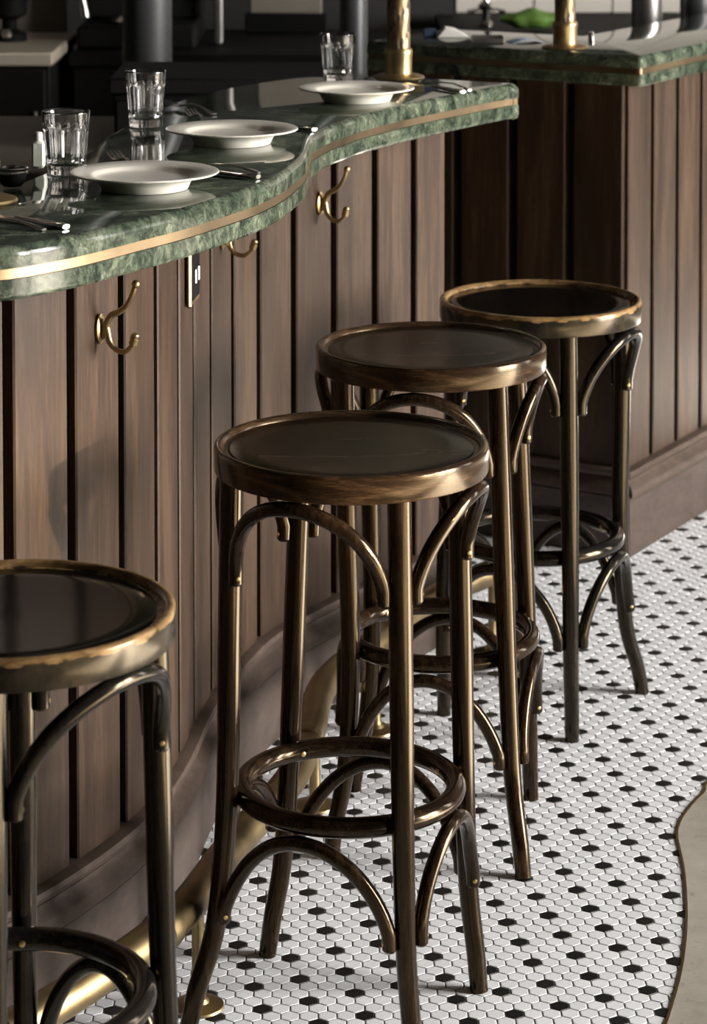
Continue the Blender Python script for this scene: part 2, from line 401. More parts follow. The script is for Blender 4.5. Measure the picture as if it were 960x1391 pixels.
# added unseen light that brightens the cream worktop, no fitting modelled
def fill_light(x, y, z, en, size, col=(1, .86, .68)):
    l = bpy.data.lights.new('worktop_fill_light', 'AREA'); l.shape = 'DISK'; l.size = size; l.energy = en; l.color = col
    o = bpy.data.objects.new('worktop_fill_light', l); COL.objects.link(o); o.location = (x, y, z)
fill_light(-1.6, 6.6, 4.5, 6, .3)

# ------------------------------------------------------------------ bar fronts
def norm2(P, i):
    a = P[max(0, i-1)]; b = P[min(len(P)-1, i+1)]; t = (b-a).normalized()
    return Vector((t.y, -t.x, 0))       # to the right of travel = visitors' side
def sweep(P, prof, closed=True):
    mb = MB(); rows = []
    for i, p in enumerate(P):
        n = norm2(P, i)
        if 0 < i < len(P)-1:
            t = (P[i]-P[i-1]).normalized(); t2 = (P[i+1]-P[i]).normalized(); n = (Vector((t.y, -t.x, 0))+Vector((t2.y, -t2.x, 0))).normalized(); n = n/max(.6, n.dot(Vector((t.y, -t.x, 0))))
        rows.append([p+n*o+Vector((0, 0, z)) for o, z in prof])
    mb.grid(rows, True, False, True); return mb
MOULD = [(-.02, .125), (.018, .125), (.019, .130), (.013, .132), (.013, .135), (.029, .137), (.030, .146), (.026, .154), (.016, .161), (.012, .169), (.009, .170), (.009, .173), (.018, .175), (.020, .182), (.017, .188), (.006, .191), (-.02, .191)]
PLINTH = [(-.02, 0), (.017, 0), (.018, .003), (.018, .124), (-.02, .124)]
def plank_run(P, s_off, pitch, gap, z0, z1, thick, last=None):
    """upright boards along the polyline P, first groove at arc length s_off"""
    mb = MB(); cum = [0]
    for a, b in zip(P, P[1:]): cum.append(cum[-1]+(b-a).length)
    def pos(s):
        s = max(0, min(cum[-1], s))
        for i in range(len(P)-1):
            if cum[i+1] >= s: break
        t = (s-cum[i])/(cum[i+1]-cum[i]); return P[i].lerp(P[i+1], t)
    s = s_off-pitch*math.ceil(s_off/pitch)
    while s < cum[-1]:
        a, b = max(0, s+gap/2), min(cum[-1], s+pitch-gap/2)
        if b-a > .02:
            pa, pm, pb = pos(a), pos((a+b)/2), pos(b)
            t = (pb-pa).normalized(); n = Vector((t.y, -t.x, 0)); cols = [pa, pm, pb]
            ch = .0025
            pr_ = []
            for (q, off) in ((pa, -thick), (pa, -ch), (pa+t*ch, 0), (pm, 0), (pb-t*ch, 0), (pb, -ch), (pb, -thick)): pr_.append(q+n*off)
            lo = [Vector((v.x, v.y, z0)) for v in pr_]; hi = [Vector((v.x, v.y, z1)) for v in pr_]
            mb.grid([lo, hi], True, False, True)
        s += pitch
    return mb
TOPZ = 1.105; UND = TOPZ-.067
def bar_front(label, P, s_off, z1, runs=None):
    t = thing('bar_cabinet', label, 'bar', loc=(P[0].x, P[0].y, 0))
    inv = -t.location
    P = [p+inv for p in P]
    pm = MB()
    for Q, so in ([(P, s_off)] if runs is None else [([q+inv for q in Q], so) for Q, so in runs]):
        r_ = plank_run(Q, so, .139, .021, .186, z1, .030); pm.add(r_.v, r_.f)
    pm.build('panelling', 'panel', t, smooth=30)
    sweep(P, [(-.055, .01), (-.0285, .01), (-.0285, z1), (-.055, z1)]).build('backing_board', 'panel_back', t)
    sweep(P, MOULD).build('moulding', 'trimwood', t)
    sweep(P, PLINTH).build('skirting_board', 'plinth', t)
    return t
cum = 0; s_main = 0
best = 9
for a, b in zip(WALL, WALL[1:]):
    cum += (b-a).length
    if (b-Vector((-.382, 3.468, 0))).length < best: best = (b-Vector((-.382, 3.468, 0))).length; s_main = cum
bar_front('curved wood-panelled bar front under the wavy green marble counter', WALL, s_main, UND-.001)
# end return of the main bar
def straight(a, b, n=12): return [a.lerp(b, i/n) for i in range(n+1)]
E0 = WALL[-1]; ed = (WALL[-1]-WALL[-8]).normalized(); en = Vector((-ed.y, ed.x, 0))
ret = thing('bar_end_panel', 'dark end panel closing the curved bar at its far end', 'panel', loc=(E0.x, E0.y, 0))
PR = [p-E0 for p in straight(E0+en*.062, E0+en*.32)]
mb = MB()
mb = sweep(PR, [(-.02, .0), (-.001, .0), (-.001, UND-.001), (-.02, UND-.001)]); mb.build('board', 'panel', ret)
RP = straight(RC, RC+RD*2.0, 24)
LP = straight(RC+RL*.64, RC, 24)
bar_front('straight wood-panelled bar turning a corner on the right, behind the farthest stool', LP+RP[1:], 0, UND-.001,
          runs=[(straight(RC+RL*.64, RC+RL*.0005, 24), .64-.139), (RP, .139)])

# ------------------------------------------------------------------ marble counters
def offset_poly(P, d):
    n = len(P); out = []
    for i in range(n):
        a, b, c = P[i-1], P[i], P[(i+1) % n]
        t1 = (b-a).normalized(); t2 = (c-b).normalized()
        n1 = Vector((-t1.y, t1.x, 0)); n2 = Vector((-t2.y, t2.x, 0))
        m = (n1+n2); m.normalize(); k = 1/max(.5, m.dot(n1)); out.append(b+m*d*k)
    return out
def slab(P, prof):
    """P counter-clockwise outline; prof (inset, z)"""
    mb = MB(); rows = [[Vector((q.x, q.y, z)) for q in offset_poly(P, i)] for i, z in prof]
    mb.grid(rows, True, False, True); mb.m = [1]*(len(mb.m)-2)+[0, 0]; return mb
def round_corner(P, i, r, n=5):
    a, b, c = P[i-1], P[i], P[(i+1) % len(P)]
    u = b+(a-b).normalized()*r; v = b+(c-b).normalized()*r
    return [u.lerp(b, t/n).lerp(b.lerp(v, t/n), t/n) for t in range(n+1)]
def counter(label, P, loc):
    t = thing('marble_counter', label, 'counter', loc=loc)
    Q = [p-Vector((loc[0], loc[1], 0)) for p in P]
    z = TOPZ-loc[2]
    slab(Q, [(.006, z-.067), (.002, z-.0655), (0, z-.062), (0, z-.060), (0, z-.041), (0, z-.0405)]).build('lower_slab', ['marble', 'marble_edge'], t)
    slab(Q, [(.0015, z-.040), (.0015, z-.0275)]).build('brass_strip', ['brass_strip', 'brass_strip'], t)
    slab(Q, [(0, z-.027), (0, z-.0265), (0, z-.0135), (0, z-.012), (.0008, z-.008), (.003, z-.004), (.0065, z-.0012), (.011, z)]).build('upper_slab', ['marble', 'marble_edge'], t)
    return t
strip_px = [(0, 375), (60, 365.5), (120, 353), (200, 332), (250, 319), (300, 303), (350, 285.5), (385, 267.5), (400, 255.6), (410, 246.6), (416, 239.6), (419, 230.5), (424, 214), (432, 209), (440, 204), (452, 198), (470, 192), (492.5, 183.5), (555, 167.5), (617.5, 154), (680, 141.5), (708, 137)]
fe = [at(x, y, TOPZ-.034) for x, y in strip_px]
for p in fe: p.z = 0
fe = [Vector((-1.5, 2.85, 0)), Vector((-1.1, 2.88, 0)), Vector((-.8, 2.94, 0)), Vector((-.6, 3.02, 0)), Vector((-.5, 3.075, 0))]+fe
fe = smooth_path(resample(catmull(fe, 8), .012), 6)
be_px = [(175, 167), (140, 186), (119, 205), (47, 238), (5, 250)]
be = [at(x, y, TOPZ) for x, y in be_px]
for p in be: p.z = 0
tip = fe[-1]
end_in = tip+Vector((-.80, .42, 0)).normalized()*.26
back = [end_in, end_in+Vector((-.10, -.02, 0)), Vector((-.10, 5.02, 0)), Vector((-.23, 4.85, 0)), Vector((-.32, 4.62, 0))]+be+[Vector((-.62, 3.62, 0)), Vector((-.9, 3.5, 0)), Vector((-1.5, 3.45, 0))]
backc = resample(catmull(back, 6), .03)
out = fe[:-1]+[tip]
pl = out+backc
i = len(out)-1
pl = pl[:i]+round_corner(pl, i, .022)+pl[i+1:]
counter('wavy green marble counter with brass inlay carrying the plates', pl, (tip.x, tip.y, TOPZ-.067))
# right counter (an L around the corner)
OV = at(871, 76, TOPZ); OV.z = 0
cr = [OV, OV+RD*2.1]
cr.append(cr[1]+RL*.31)
inner = OV+RD*.36+RL*.31
cr += [inner, inner+RL*.36, inner+RL*.36-RD*.36]
c2 = round_corner(cr, 0, .012)+cr[1:]
# outline must run counter-clockwise
def area(P): return sum(P[i-1].x*P[i].y-P[i].x*P[i-1].y for i in range(len(P)))
if area(c2) < 0: c2.reverse()
if area(pl) < 0: print('WARN main outline clockwise')
counter('far green marble counter with brass inlay turning a corner on the right', c2, (OV.x, OV.y, TOPZ-.067))
# body of the right bar behind its panels
# ------------------------------------------------------------------ stools
def stool(label, c, zt, rs, ang, feet, kind, ring_c=None, ring_z=.305, rtop=.163, bo=.0075):
    ms = {'brown': ('stool_brown', 'rim_brown', 'stool_seat'), 'black': ('stool_black', 'rim_black', 'seat_black')}[kind]
    t = thing('bar_stool', label, 'stool', loc=(c[0], c[1], 0))
    O = Vector((c[0], c[1], 0))
    hgt = .037
    rim = MB().lathe([(rs-.020, -hgt), (rs-.004, -hgt), (rs-.001, -hgt+.001), (rs, -hgt+.0035), (rs, -.0045), (rs-.001, -.0018), (rs-.003, -.0004), (rs-.0055, 0), (rs-.009, -.0004), (rs-.012, -.003), (rs-.0135, -.007), (rs-.020, -.008)], seg=96, closed=True)
    seat = t
    so = MB().lathe([(.001, -.020), (rs-.021, -.020), (rs-.0205, -.007), (rs-.022, -.0062), (.13, -.0075), (.08, -.0095), (.001, -.011)], seg=96).build('seat', ms[2], t, loc=(0, 0, zt))
    ro = rim.build('rim', ms[1], t, loc=(0, 0, zt))
    legs = []
    rc = Vector((ring_c[0], ring_c[1], 0))-O if ring_c else Vector((0, 0, 0))
    RR, tr = .1455, .0138
    for a, f in zip(ang, feet):
        T = Vector((rtop*cos(R(a)), rtop*sin(R(a)), zt-hgt+.002))
        Ff = Vector((f[0]-c[0], f[1]-c[1], 0))
        fa = atan2(Ff.y-rc.y, Ff.x-rc.x)
        ra = R(a) + .35*((fa-R(a)+pi) % (2*pi)-pi)
        G = rc+Vector((cos(ra), sin(ra), 0))*(RR+tr+.0125); G.z = ring_z
        fl = Ff-G; fl.z = 0
        G2 = G+(G-T)*((ring_z-.14)/(T.z-ring_z))*.7; G2 = G2.lerp(Vector((G.x+fl.x*.42, G.y+fl.y*.42, .14)), .6); G2.z = .145
        mid = T.lerp(G, .5); mid.z = (T.z+G.z)/2
        P = catmull([T, mid, G, G2, Vector((Ff.x-fl.x*.22, Ff.y-fl.y*.22, .052)), Ff], 7)
        n = len(P)
        rad = []
        for p in P:
            u = p.z/T.z
            rad.append(.0128+.0032*min(1, u*1.6) if u > .02 else .0125)
        b = MB().tube(P, rad, 20)
        lg = b.build('leg', ms[0], t)
        legs.append((P, rad))
    def leg_at(i, z):
        P, rad = legs[i]
        for a, b in zip(P, P[1:]):
            if (a.z-z)*(b.z-z) <= 0: return a.lerp(b, (z-a.z)/(b.z-a.z))
        return P[-1]
    def brace(i, j, z_end, z_top, r_ap, ctr, name):
        A = leg_at(i, z_end); B = leg_at(j, z_end)
        ca = ctr
        ra = (A-ca); rb = (B-ca); ra.z = rb.z = 0
        a0, a1 = atan2(ra.y, ra.x), atan2(rb.y, rb.x)
        if a1 < a0: a1 += 2*pi
        d0 = (.0145+.0085)/ra.length; d1 = (.0145+.0085)/rb.length
        pts = []; nn = 30
        for k in range(nn+1):
            ph = pi*k/nn
            u = .62*(1-cos(ph))/2+.38*k/nn
            an = a0+d0+(a1-d1-a0-d0)*(u)
            sh = sin(ph)**.95
            rr = (ra.length*(1-u)+rb.length*u)*(1-sh)+r_ap*sh
            pts.append(Vector((ca.x+rr*cos(an), ca.y+rr*sin(an), z_end+(z_top-z_end)*sh)))
        # straight tails running down the legs
        tail0 = pts[0]+Vector((0, 0, -.018)); tail1 = pts[-1]+Vector((0, 0, -.018))
        for tl, lg in ((tail0, leg_at(i, z_end-.018)-leg_at(i, z_end)), (tail1, leg_at(j, z_end-.018)-leg_at(j, z_end))):
            tl.x += lg.x; tl.y += lg.y
        pts = [tail0+Vector((0, 0, -.003)), tail0]+pts+[tail1, tail1+Vector((0, 0, -.003))]
        rad = [.0075, .0098]+[.0102]*(len(pts)-4)+[.0098, .0075]
        o = MB().tube(pts, rad, 14).build(name, ms[0], t)
        for (q, sgn, an) in ((tail0, 1, a0+d0), (tail1, -1, a1-d1)):
            tg = Vector((-sin(an), cos(an), 0))*sgn
            q = q+Vector((0, 0, .008))
            p0 = q+tg*.0085; s_ = MB(); s_.tube([p0, p0+tg*.0016, p0+tg*.0021], [.0030, .0030, .0016], 12)
            s_.build('screw', 'brass_screw', o)
        return o
    for i in range(4):
        j = (i+1) % 4
        brace(i, j, zt-.155, zt-hgt-.0115, rs-bo, Vector((0, 0, 0)), 'seat_brace')
        brace(i, j, ring_z-(.097 if i == 1 and kind == 'brown' else .135), ring_z-tr-.0095, RR+.009, rc, 'foot_brace')
    ring = [Vector((rc.x+RR*cos(k/64*2*pi), rc.y+RR*sin(k/64*2*pi), ring_z)) for k in range(64)]
    ro = MB().tube(ring, tr, 16, closed=True).build('foot_ring', ms[0], t)
    for i in range(4):
        q = leg_at(i, ring_z); d = (q-rc); d.z = 0; d.normalize()
        p0 = Vector((rc.x, rc.y, ring_z))+d*(RR-tr+.0005)
        MB().tube([p0, p0-d*.0016, p0-d*.0024], [.0038, .0038, .002], 12).build('screw', 'brass_screw', ro)
    return t
cA = at(16, 823, .757)
stool('black bar stool with golden worn rim, nearest, cut by the left edge', (cA.x, cA.y), .757, .181, (21, 94, 200, 270),
      [(cA.x+.195, cA.y+.06), (cA.x-.01, cA.y+.20), (cA.x-.20, cA.y-.06), (cA.x+.0, cA.y-.20)], 'black', ring_z=.315, bo=.014)
stool('dark brown bar stool in the centre, in front of the curved bar', (-.003, 3.45), .780, .186, (27, 115, 196, 292),
      [(.174, 3.492), (-.123, 3.602), (-.222, 3.372), (.078, 3.295)], 'brown', ring_c=(-.006, 3.45), ring_z=.306, rtop=.166)
stool('brown bar stool second farthest, with a scuffed brown seat', (.1235, 4.075), .780, .184, (31, 127, 212, 307),
      [(.293, 4.178), (0, 4.216), (-.035, 3.94), (.260, 3.866)], 'brown', ring_c=(.139, 4.065), ring_z=.313, rtop=.164)
stool('black bar stool with worn rim, farthest of the row beside the shaded panelling', (.3345, 4.575), .757, .1805, (20, 110, 205, 283),
      [(.533, 4.682), (.32, 4.77), (.163, 4.57), (.383, 4.44)], 'black', ring_c=(.328, 4.575), ring_z=.326)

# ------------------------------------------------------------------ foot rail
fr = thing('foot_rail', 'brass foot rail running along the foot of the curved bar', 'rail', loc=(-.2, 3.446, 0))
O = Vector((-.2, 3.446, 0))
RP_ = [Vector((-.75, 2.72, .16)), Vector((-.55, 2.87, .16)), Vector((-.43, 3.03, .16)), Vector((-.343, 3.159, .16)), Vector((-.240, 3.35, .16)), Vector((-.180, 3.572, .16)), Vector((-.144, 3.69, .16)), Vector((-.092, 3.86, .16)), Vector((-.068, 4.06, .16)), Vector((-.048, 4.28, .16)), Vector((.042, 4.49, .16)), Vector((.150, 4.735, .16)), Vector((.255, 4.885, .16)), Vector((.30, 4.94, .16))]
RLs = [p-O for p in smooth_path(resample(catmull(RP_, 8), .02), 8)]
MB().tube(RLs, .0245, 24).build('tube', 'brass_rail', fr)
def near(y):
    k = min(range(len(RLs)), key=lambda i: abs(RLs[i].y+O.y-y)); return k
for y in (4.0, 3.32):
    k = near(y); a, b = RLs[k], RLs[k+1]; d = (b-a).normalized()
    MB().tube([a-d*.016, a-d*.015, a-d*.003, a+d*.003, a+d*.015, a+d*.016], [.0245, .0272, .0285, .0285, .0272, .0245], 24).build('collar', 'brass_rail', fr)
e1 = RLs[-1]; d = (RLs[-1]-RLs[-2]).normalized()
MB().tube([e1-d*.004, e1+d*.004, e1+d*.014, e1+d*.020], [.0275, .0275, .02, .006], 24).build('end_cap', 'brass_rail', fr)
for y in (3.446, 4.15, 4.483, 4.90, 2.95):
    q = RLs[near(y)]
    pz = q.copy(); po = MB().lathe([(.0095, 0), (.0095, .005), (.0125, .012), (.0095, .022), (.0085, .06), (.0085, .128), (.012, .134), (.012, .142)], (q.x, q.y, 0), 24).build('post', 'brass_rail', fr)
    MB().lathe([(.001, .0005), (.034, .0005), (.036, .002), (.035, .005), (.029, .007), (.027, .0075), (.016, .0095), (.0125, .014), (.0125, .0155), (.001, .0155)], (q.x, q.y, 0), 32).build('flange', 'brass_rail', fr)

# ------------------------------------------------------------------ coat hooks and socket plate
def wall_at(px, z):
    """point and outward normal on the curved bar front seen in photo column px"""
    best = None
    for i, p in enumerate(WALL):
        x = 480+F*p.x/(p.y*cos(PT)-(z-HC)*sin(PT))
        if best is None or abs(x-px) < best[0]: best = (abs(x-px), i)
    return WALL[best[1]].copy(), norm2(WALL, best[1])
def hook(px, z, label):
    p, n = wall_at(px, z); t = thing('coat_hook', label, 'hook', loc=(p.x+n.x*.0015, p.y+n.y*.0015, z), rz=atan2(n.y, n.x), group='brass coat hooks under the counter')
    # local x = away from the wall, y along it, z up; origin at the back plate's centre
    mb = MB(); rows = []
    for (sx, xx) in ((1, 0), (1, .0025), (.75, .0045)):
        rows.append([(xx, .0115*sx*cos(k/28*2*pi), (.021*sx)*sin(k/28*2*pi)*(1+.0*k)) for k in range(28)])
    mb.grid(rows, True); pl_ = mb.build('back_plate', 'brass', t)
    for zz in (.0135, -.0135):
        MB().lathe([(.001, 0), (.0032, 0), (.0030, .0012), (.0012, .002)], seg=12).build('screw', 'brass_screw', pl_).matrix_local = Matrix.Translation((.0035, 0, zz)) @ Matrix.Rotation(pi/2, 4, 'Y')
    up = catmull([Vector((.0085, 0, -.012)), Vector((.0105, 0, .004)), Vector((.018, 0, .019)), Vector((.031, 0, .026)), Vector((.043, 0, .036)), Vector((.052, 0, .052)), Vector((.056, 0, .064))], 6)
    MB().tube(up, [.0062-.0024*min(1, i/24) for i in range(len(up))], 14).build('upper_arm', 'brass', t)
    MB().lathe([(.0005, -.0058), (.003, -.0052), (.0052, -.0025), (.006, .0003), (.0052, .003), (.003, .0052), (.0005, .0058)], (.057, 0, .066), 20).build('ball', 'brass', t)
    lo = catmull([Vector((.0085, 0, .010)), Vector((.012, 0, -.004)), Vector((.016, 0, -.018)), Vector((.026, 0, -.0275)), Vector((.039, 0, -.029)), Vector((.050, 0, -.021)), Vector((.055, 0, -.009))], 6)
    n_ = len(lo)
    MB().tube(lo, [.0060-.0022*min(1, i/16)+(.0024 if i > n_-6 else 0) for i in range(n_)], 14).build('lower_arm', 'brass', t)
    MB().lathe([(.0005, -.0058), (.003, -.0052), (.0052, -.0025), (.0062, .0003), (.0052, .003), (.003, .0045), (.0005, .005)], (.0555, 0, -.0065), 20).build('knob', 'brass', t)
    return t
def z_on_wall(px, py):
    for _ in range(1):
        p, n = wall_at(px, .9)
        d = at_y(px, py, p.y); return d.z
hook(134, z_on_wall(134, 446), 'brass double coat hook, nearest, on the pale plank at left')
hook(300, z_on_wall(300, 322), 'brass coat hook mostly hidden under the counter, middle of the three')
hook(434, z_on_wall(434, 276), 'brass double coat hook on the far straight stretch of the bar front')
p, n = wall_at(257, .95)
zz = z_on_wall(257, 372)
sp = thing('wall_socket', 'brass framed socket plate on the curved planks under the counter', 'socket', loc=(p.x+n.x*.002, p.y+n.y*.002, zz), rz=atan2(n.y, n.x))
MB().box(0.0, .008, -.043, .043, -.046, .046, .003).build('plate', 'brass', sp)
MB().box(.008, .0095, -.033, .033, -.036, .036, .001).build('insert', 'dark', sp)
for yy in (-.015, .015): MB().box(.0095, .013, yy-.006, yy+.006, -.012, .012, .002).build('switch', 'steel', sp)

# ------------------------------------------------------------------ table ware
def plate(px, py, label):
    p = at(px, py, TOPZ+.02)
    t = MB().lathe([(.001, .0030), (.052, .0030), (.055, 0.0005), (.0605, 0.0005), (.0620, .003), (.0650, .010), (.0700, .0158), (.086, .0195), (.1030, .0225), (.1045, .0236), (.1040, .0250), (.1020, .0256), (.086, .0232), (.0760, .0220), (.0725, .0208), (.0695, .0178), (.0660, .0160), (.060, .0152), (.001, .0148)], seg=96).build('dinner_plate', 'porcelain', None, loc=(p.x, p.y, TOPZ), smooth=50)
    tag(t, label, 'plate', 'white dinner plates along the marble counter'); return t
plate(196, 237, 'white dinner plate in front of the nearest tumbler')
plate(315, 178, 'white dinner plate at the middle of the marble counter')
plate(484, 122, 'white dinner plate farthest along the counter, before the brass column')
def tumbler(px, py, rt, h, label, rot):
    p = at(px, py, TOPZ)
    NF = 14
    def R_(z): return .0285+(rt-.0285)*min(1, max(0, (z-.008)/(h-.008)))**1.05
    def rfac(th, z):
        u = ((th*NF/(2*pi)) % 1)-.5          # -0.5..0.5 across one facet
        zz = z/h
        arch = .76-.10*(abs(u)*2)**2.4
        k = 0
        if .19 < zz < arch: k = min(1, (zz-.19)/.04, (arch-zz)/.025)
        if zz <= .15: k = .55
        flute = cos(pi/NF)/cos(u*2*pi/NF)
        dip = 1-(.055*cos(pi*u)**2)
        return 1*(1-k)+(flute*dip*.99+.004)*k
    seg = NF*10; rows = []
    zs = [0, .0015, .006, .012, .016, .019, .022]+[.024+(h-.030)*i/34 for i in range(35)]+[h-.003, h-.001]
    for z in zs:
        b = R_(z)
        if z == 0: b -= .0018
        rows.append([(b*rfac(k/seg*2*pi, z)*cos(k/seg*2*pi), b*rfac(k/seg*2*pi, z)*sin(k/seg*2*pi), z) for k in range(seg)])
    inner = [(R_(h)-.0008, h), (R_(h)-.0018, h-.0006), (R_(h)-.0024, h-.003)]
    zin = [h-.012, h*.8, h*.7, h*.5, h*.3, .020, .0155, .0135]
    for z in zin: inner.append((R_(z)-(.0024 if z > h*.75 else .0040) - (0 if z > .017 else (.017-z)*1.6), z))
    inner += [(.014, .0125), (.001, .012)]
    for r_, z in inner: rows.append([(r_*cos(k/seg*2*pi), r_*sin(k/seg*2*pi), z) for k in range(seg)])
    o = MB().grid(rows, True, False, True).build('drinking_glass', 'glass', None, loc=(p.x, p.y, TOPZ+.0004), smooth=60)
    o.rotation_euler = (0, 0, rot); tag(o, label, 'glass', 'clear fluted tumblers on the marble counter'); return o
tumbler(90, 236, .0355, .092, 'clear fluted tumbler nearest, left of the front plate', .1)
tumbler(198, 172, .0345, .094, 'clear fluted tumbler behind the front plate, left of the middle plate', .3)
tumbler(459, 110, .0345, .092, 'clear fluted tumbler behind the farthest plate', .5)
def strip(pts, wid, th, name, mat, parent):
    """flat metal bar following pts with half widths"""
    rows = []
    pts = [Vector(p) for p in pts]
    for i, p in enumerate(pts):
        a, b = pts[max(0, i-1)], pts[min(len(pts)-1, i+1)]; t = (b-a).normalized(); s = Vector((-t.y, t.x, 0)).normalized(); u = t.cross(s)*-1
        w_, h_ = wid[i], th if not hasattr(th, '__len__') else th[i]
        rows.append([p+s*w_*cos(k/12*2*pi)+Vector((0, 0, 1))*h_*sin(k/12*2*pi) for k in range(12)])
    return MB().grid(rows, True).build(name, mat, parent)
def fork(tip, tail, label, Lf=.195):
    a, b = at(*tip, TOPZ+.003), at(*tail, TOPZ+.003); d = (b-a).normalized()
    t = thing('fork', label, 'fork', loc=(a.x, a.y, TOPZ), rz=atan2(d.y, d.x), group='steel forks by the plates')
    for k in range(4):
        y = (k-1.5)*.0062
        strip([(0, y, .0075), (.02, y, .0045), (.045, y*.98, .003), (.052, y*.95, .003)], [.0010, .0016, .0017, .0017], .0011, 'tine', 'steel', t)
    strip([(.049, 0, .003), (.062, 0, .003), (.074, 0, .004), (.085, 0, .008), (.11, 0, .0115), (.14, 0, .010), (.17, 0, .005), (.188, 0, .0025), (.195, 0, .0025)], [.0112, .0115, .009, .0036, .0026, .0034, .006, .0085, .005], .0014, 'handle', 'steel', t)
    return t
def knife(end, toward, label, L_=.205):
    a, b = at(*end, TOPZ+.004), at(*toward, TOPZ+.004); d = (b-a).normalized()
    t = thing('table_knife', label, 'knife', loc=(a.x, a.y, TOPZ), rz=atan2(d.y, d.x), group='steel knives by the plates')
    strip([(0, 0, .0042), (.004, 0, .0044), (.03, 0, .0044), (.07, 0, .0048), (.092, 0, .0050), (.096, 0, .0048)], [.006, .0078, .0070, .0052, .0048, .0052], [.0030, .0040, .0038, .0034, .0034, .003], 'handle', 'steel', t)
    strip([(.094, 0, .0046), (.10, .001, .0046), (.15, .001, .0035), (.19, 0, .002), (L_, -.002, .0016)], [.004, .0095, .0095, .008, .001], .0010, 'blade', 'steel', t)
    return t
def spoon(end, toward, label):
    a, b = at(*end, TOPZ+.003), at(*toward, TOPZ+.003); d = (b-a).normalized()
    t = thing('spoon', label, 'spoon', loc=(a.x, a.y, TOPZ), rz=atan2(d.y, d.x), group='steel spoons by the plates')
    strip([(0, 0, .0022), (.006, 0, .0026), (.02, 0, .006), (.05, 0, .0105), (.09, 0, .009), (.115, 0, .005)], [.0045, .0078, .0064, .0036, .0026, .003], .0015, 'handle', 'steel', t)
    rows = []
    for i in range(9):
        u = i/8; x = .113+.042*u; wv = .0135*sqrt(max(.01, 1-(2*u-1)**2)); 
        rows.append([(x, wv*(-1+2*k/8), .0012+.0045*((-1+2*k/8)**2)*(1-(2*u-1)**2)+.004*(2*u-1)**2) for k in range(9)]+[(x, wv*(1-2*k/8), .0022+.0045*((1-2*k/8)**2)*(1-(2*u-1)**2)+.004*(2*u-1)**2) for k in range(9)])
    MB().grid(rows, True).build('bowl', 'steel', t); return t
fork((153, 209), (173, 224), 'steel fork left of the front plate')
fork((257, 151), (276, 165), 'steel fork left of the middle plate')
fork((485, 103), (513, 116), 'steel fork left of the farthest plate')
fork((222, 139), (262, 148), 'steel fork lying at the back edge behind the middle plate')
knife((351, 240), (262, 231), 'steel knife right of the front plate')
spoon((352, 234), (262, 226), 'steel spoon right of the front plate, behind its knife')
knife((427, 176), (380, 169), 'steel knife right of the middle plate')
knife((629, 125), (560, 113), 'steel knife right of the farthest plate')
spoon((638, 122), (572, 112), 'steel spoon right of the farthest plate, behind its knife')
knife((90, 308), (0, 293), 'steel knife at the left edge of the counter')
spoon((60, 311), (-25, 301), 'steel spoon at the left edge of the counter, in front of its knife')
# brass columns
def brass_column(px, py, label, h=1.6):
    p = at(px, py, TOPZ)
    t = thing('brass_column', label, 'column', loc=(p.x, p.y, TOPZ), group='spiral brass columns on the counters')
    MB().lathe([(.001, .0004), (.049, .0004), (.051, .003), (.049, .006), (.040, .009), (.030, .011), (.001, .011)], seg=48).build('flange', 'brass', t)
    MB().lathe([(.026, .0105), (.0265, .045), (.0275, .050), (.0275, .056), (.025, .060), (.001, .060)], seg=48).build('collar', 'brass', t)
    seg, rows = 64, []
    nz = 300
    for i in range(nz+1):
        z = .058+(h-.058)*i/nz
        row = []
        for k in range(seg):
            th = k/seg*2*pi
            g = cos(3*(th - z*2*pi/.16))
            row.append(((.0228-.0035*max(0, g)**8)*cos(th), (.0228-.0035*max(0, g)**8)*sin(th), z))
        rows.append(row)
    sh = MB().grid(rows, True)
    for f_ in range(nz*seg):
        i_, k_ = divmod(f_, seg)
        if cos(3*((k_+.5)/seg*2*pi-(.058+(h-.058)*(i_+.5)/nz)*2*pi/.16)) > .93: sh.m[f_] = 1
    sh.build('shaft', ['brass_old', 'patina'], t)
    return t
HT = ZC-TOPZ-.001
brass_column(541, 107, 'spiral brass column behind the farthest plate', HT)
brass_column(767, 66, 'spiral brass column on the far counter, rightmost', HT)
brass_column(-27, 275, 'brass column base cut off by the left edge', HT)
# small things on the counter
p = at(17, 253, TOPZ)
t = thing('votive_bowl', 'small dark bowl with bright metal rim at the left edge of the counter', 'bowl', loc=(p.x, p.y, TOPZ))
MB().lathe([(.001, .0004), (.013, .0004), (.017, .006), (.0195, .014), (.0205, .019), (.019, .019), (.016, .010), (.001, .006)], seg=40).build('bowl', 'darkcab', t)
MB().lathe([(.0195, .0185), (.0218, .0185), (.0222, .0205), (.0205, .0225), (.021, .0245), (.0225, .0262), (.0215, .0275), (.0185, .0268), (.0185, .019)], seg=40, closed=True).build('rim', 'steel', t)
p = at(52.5, 228, TOPZ)
t = thing('dispenser_bottle', 'small pale square bottle with rounded cap behind the nearest tumbler', 'bottle', loc=(p.x, p.y, TOPZ))
MB().box(-.0095, .0095, -.0095, .0095, .0004, .040, .003).build('body', 'frost', t)
MB().lathe([(.001, .0395), (.0065, .0395), (.0065, .050), (.005, .053), (.001, .054)], seg=24).build('cap', 'white', t)

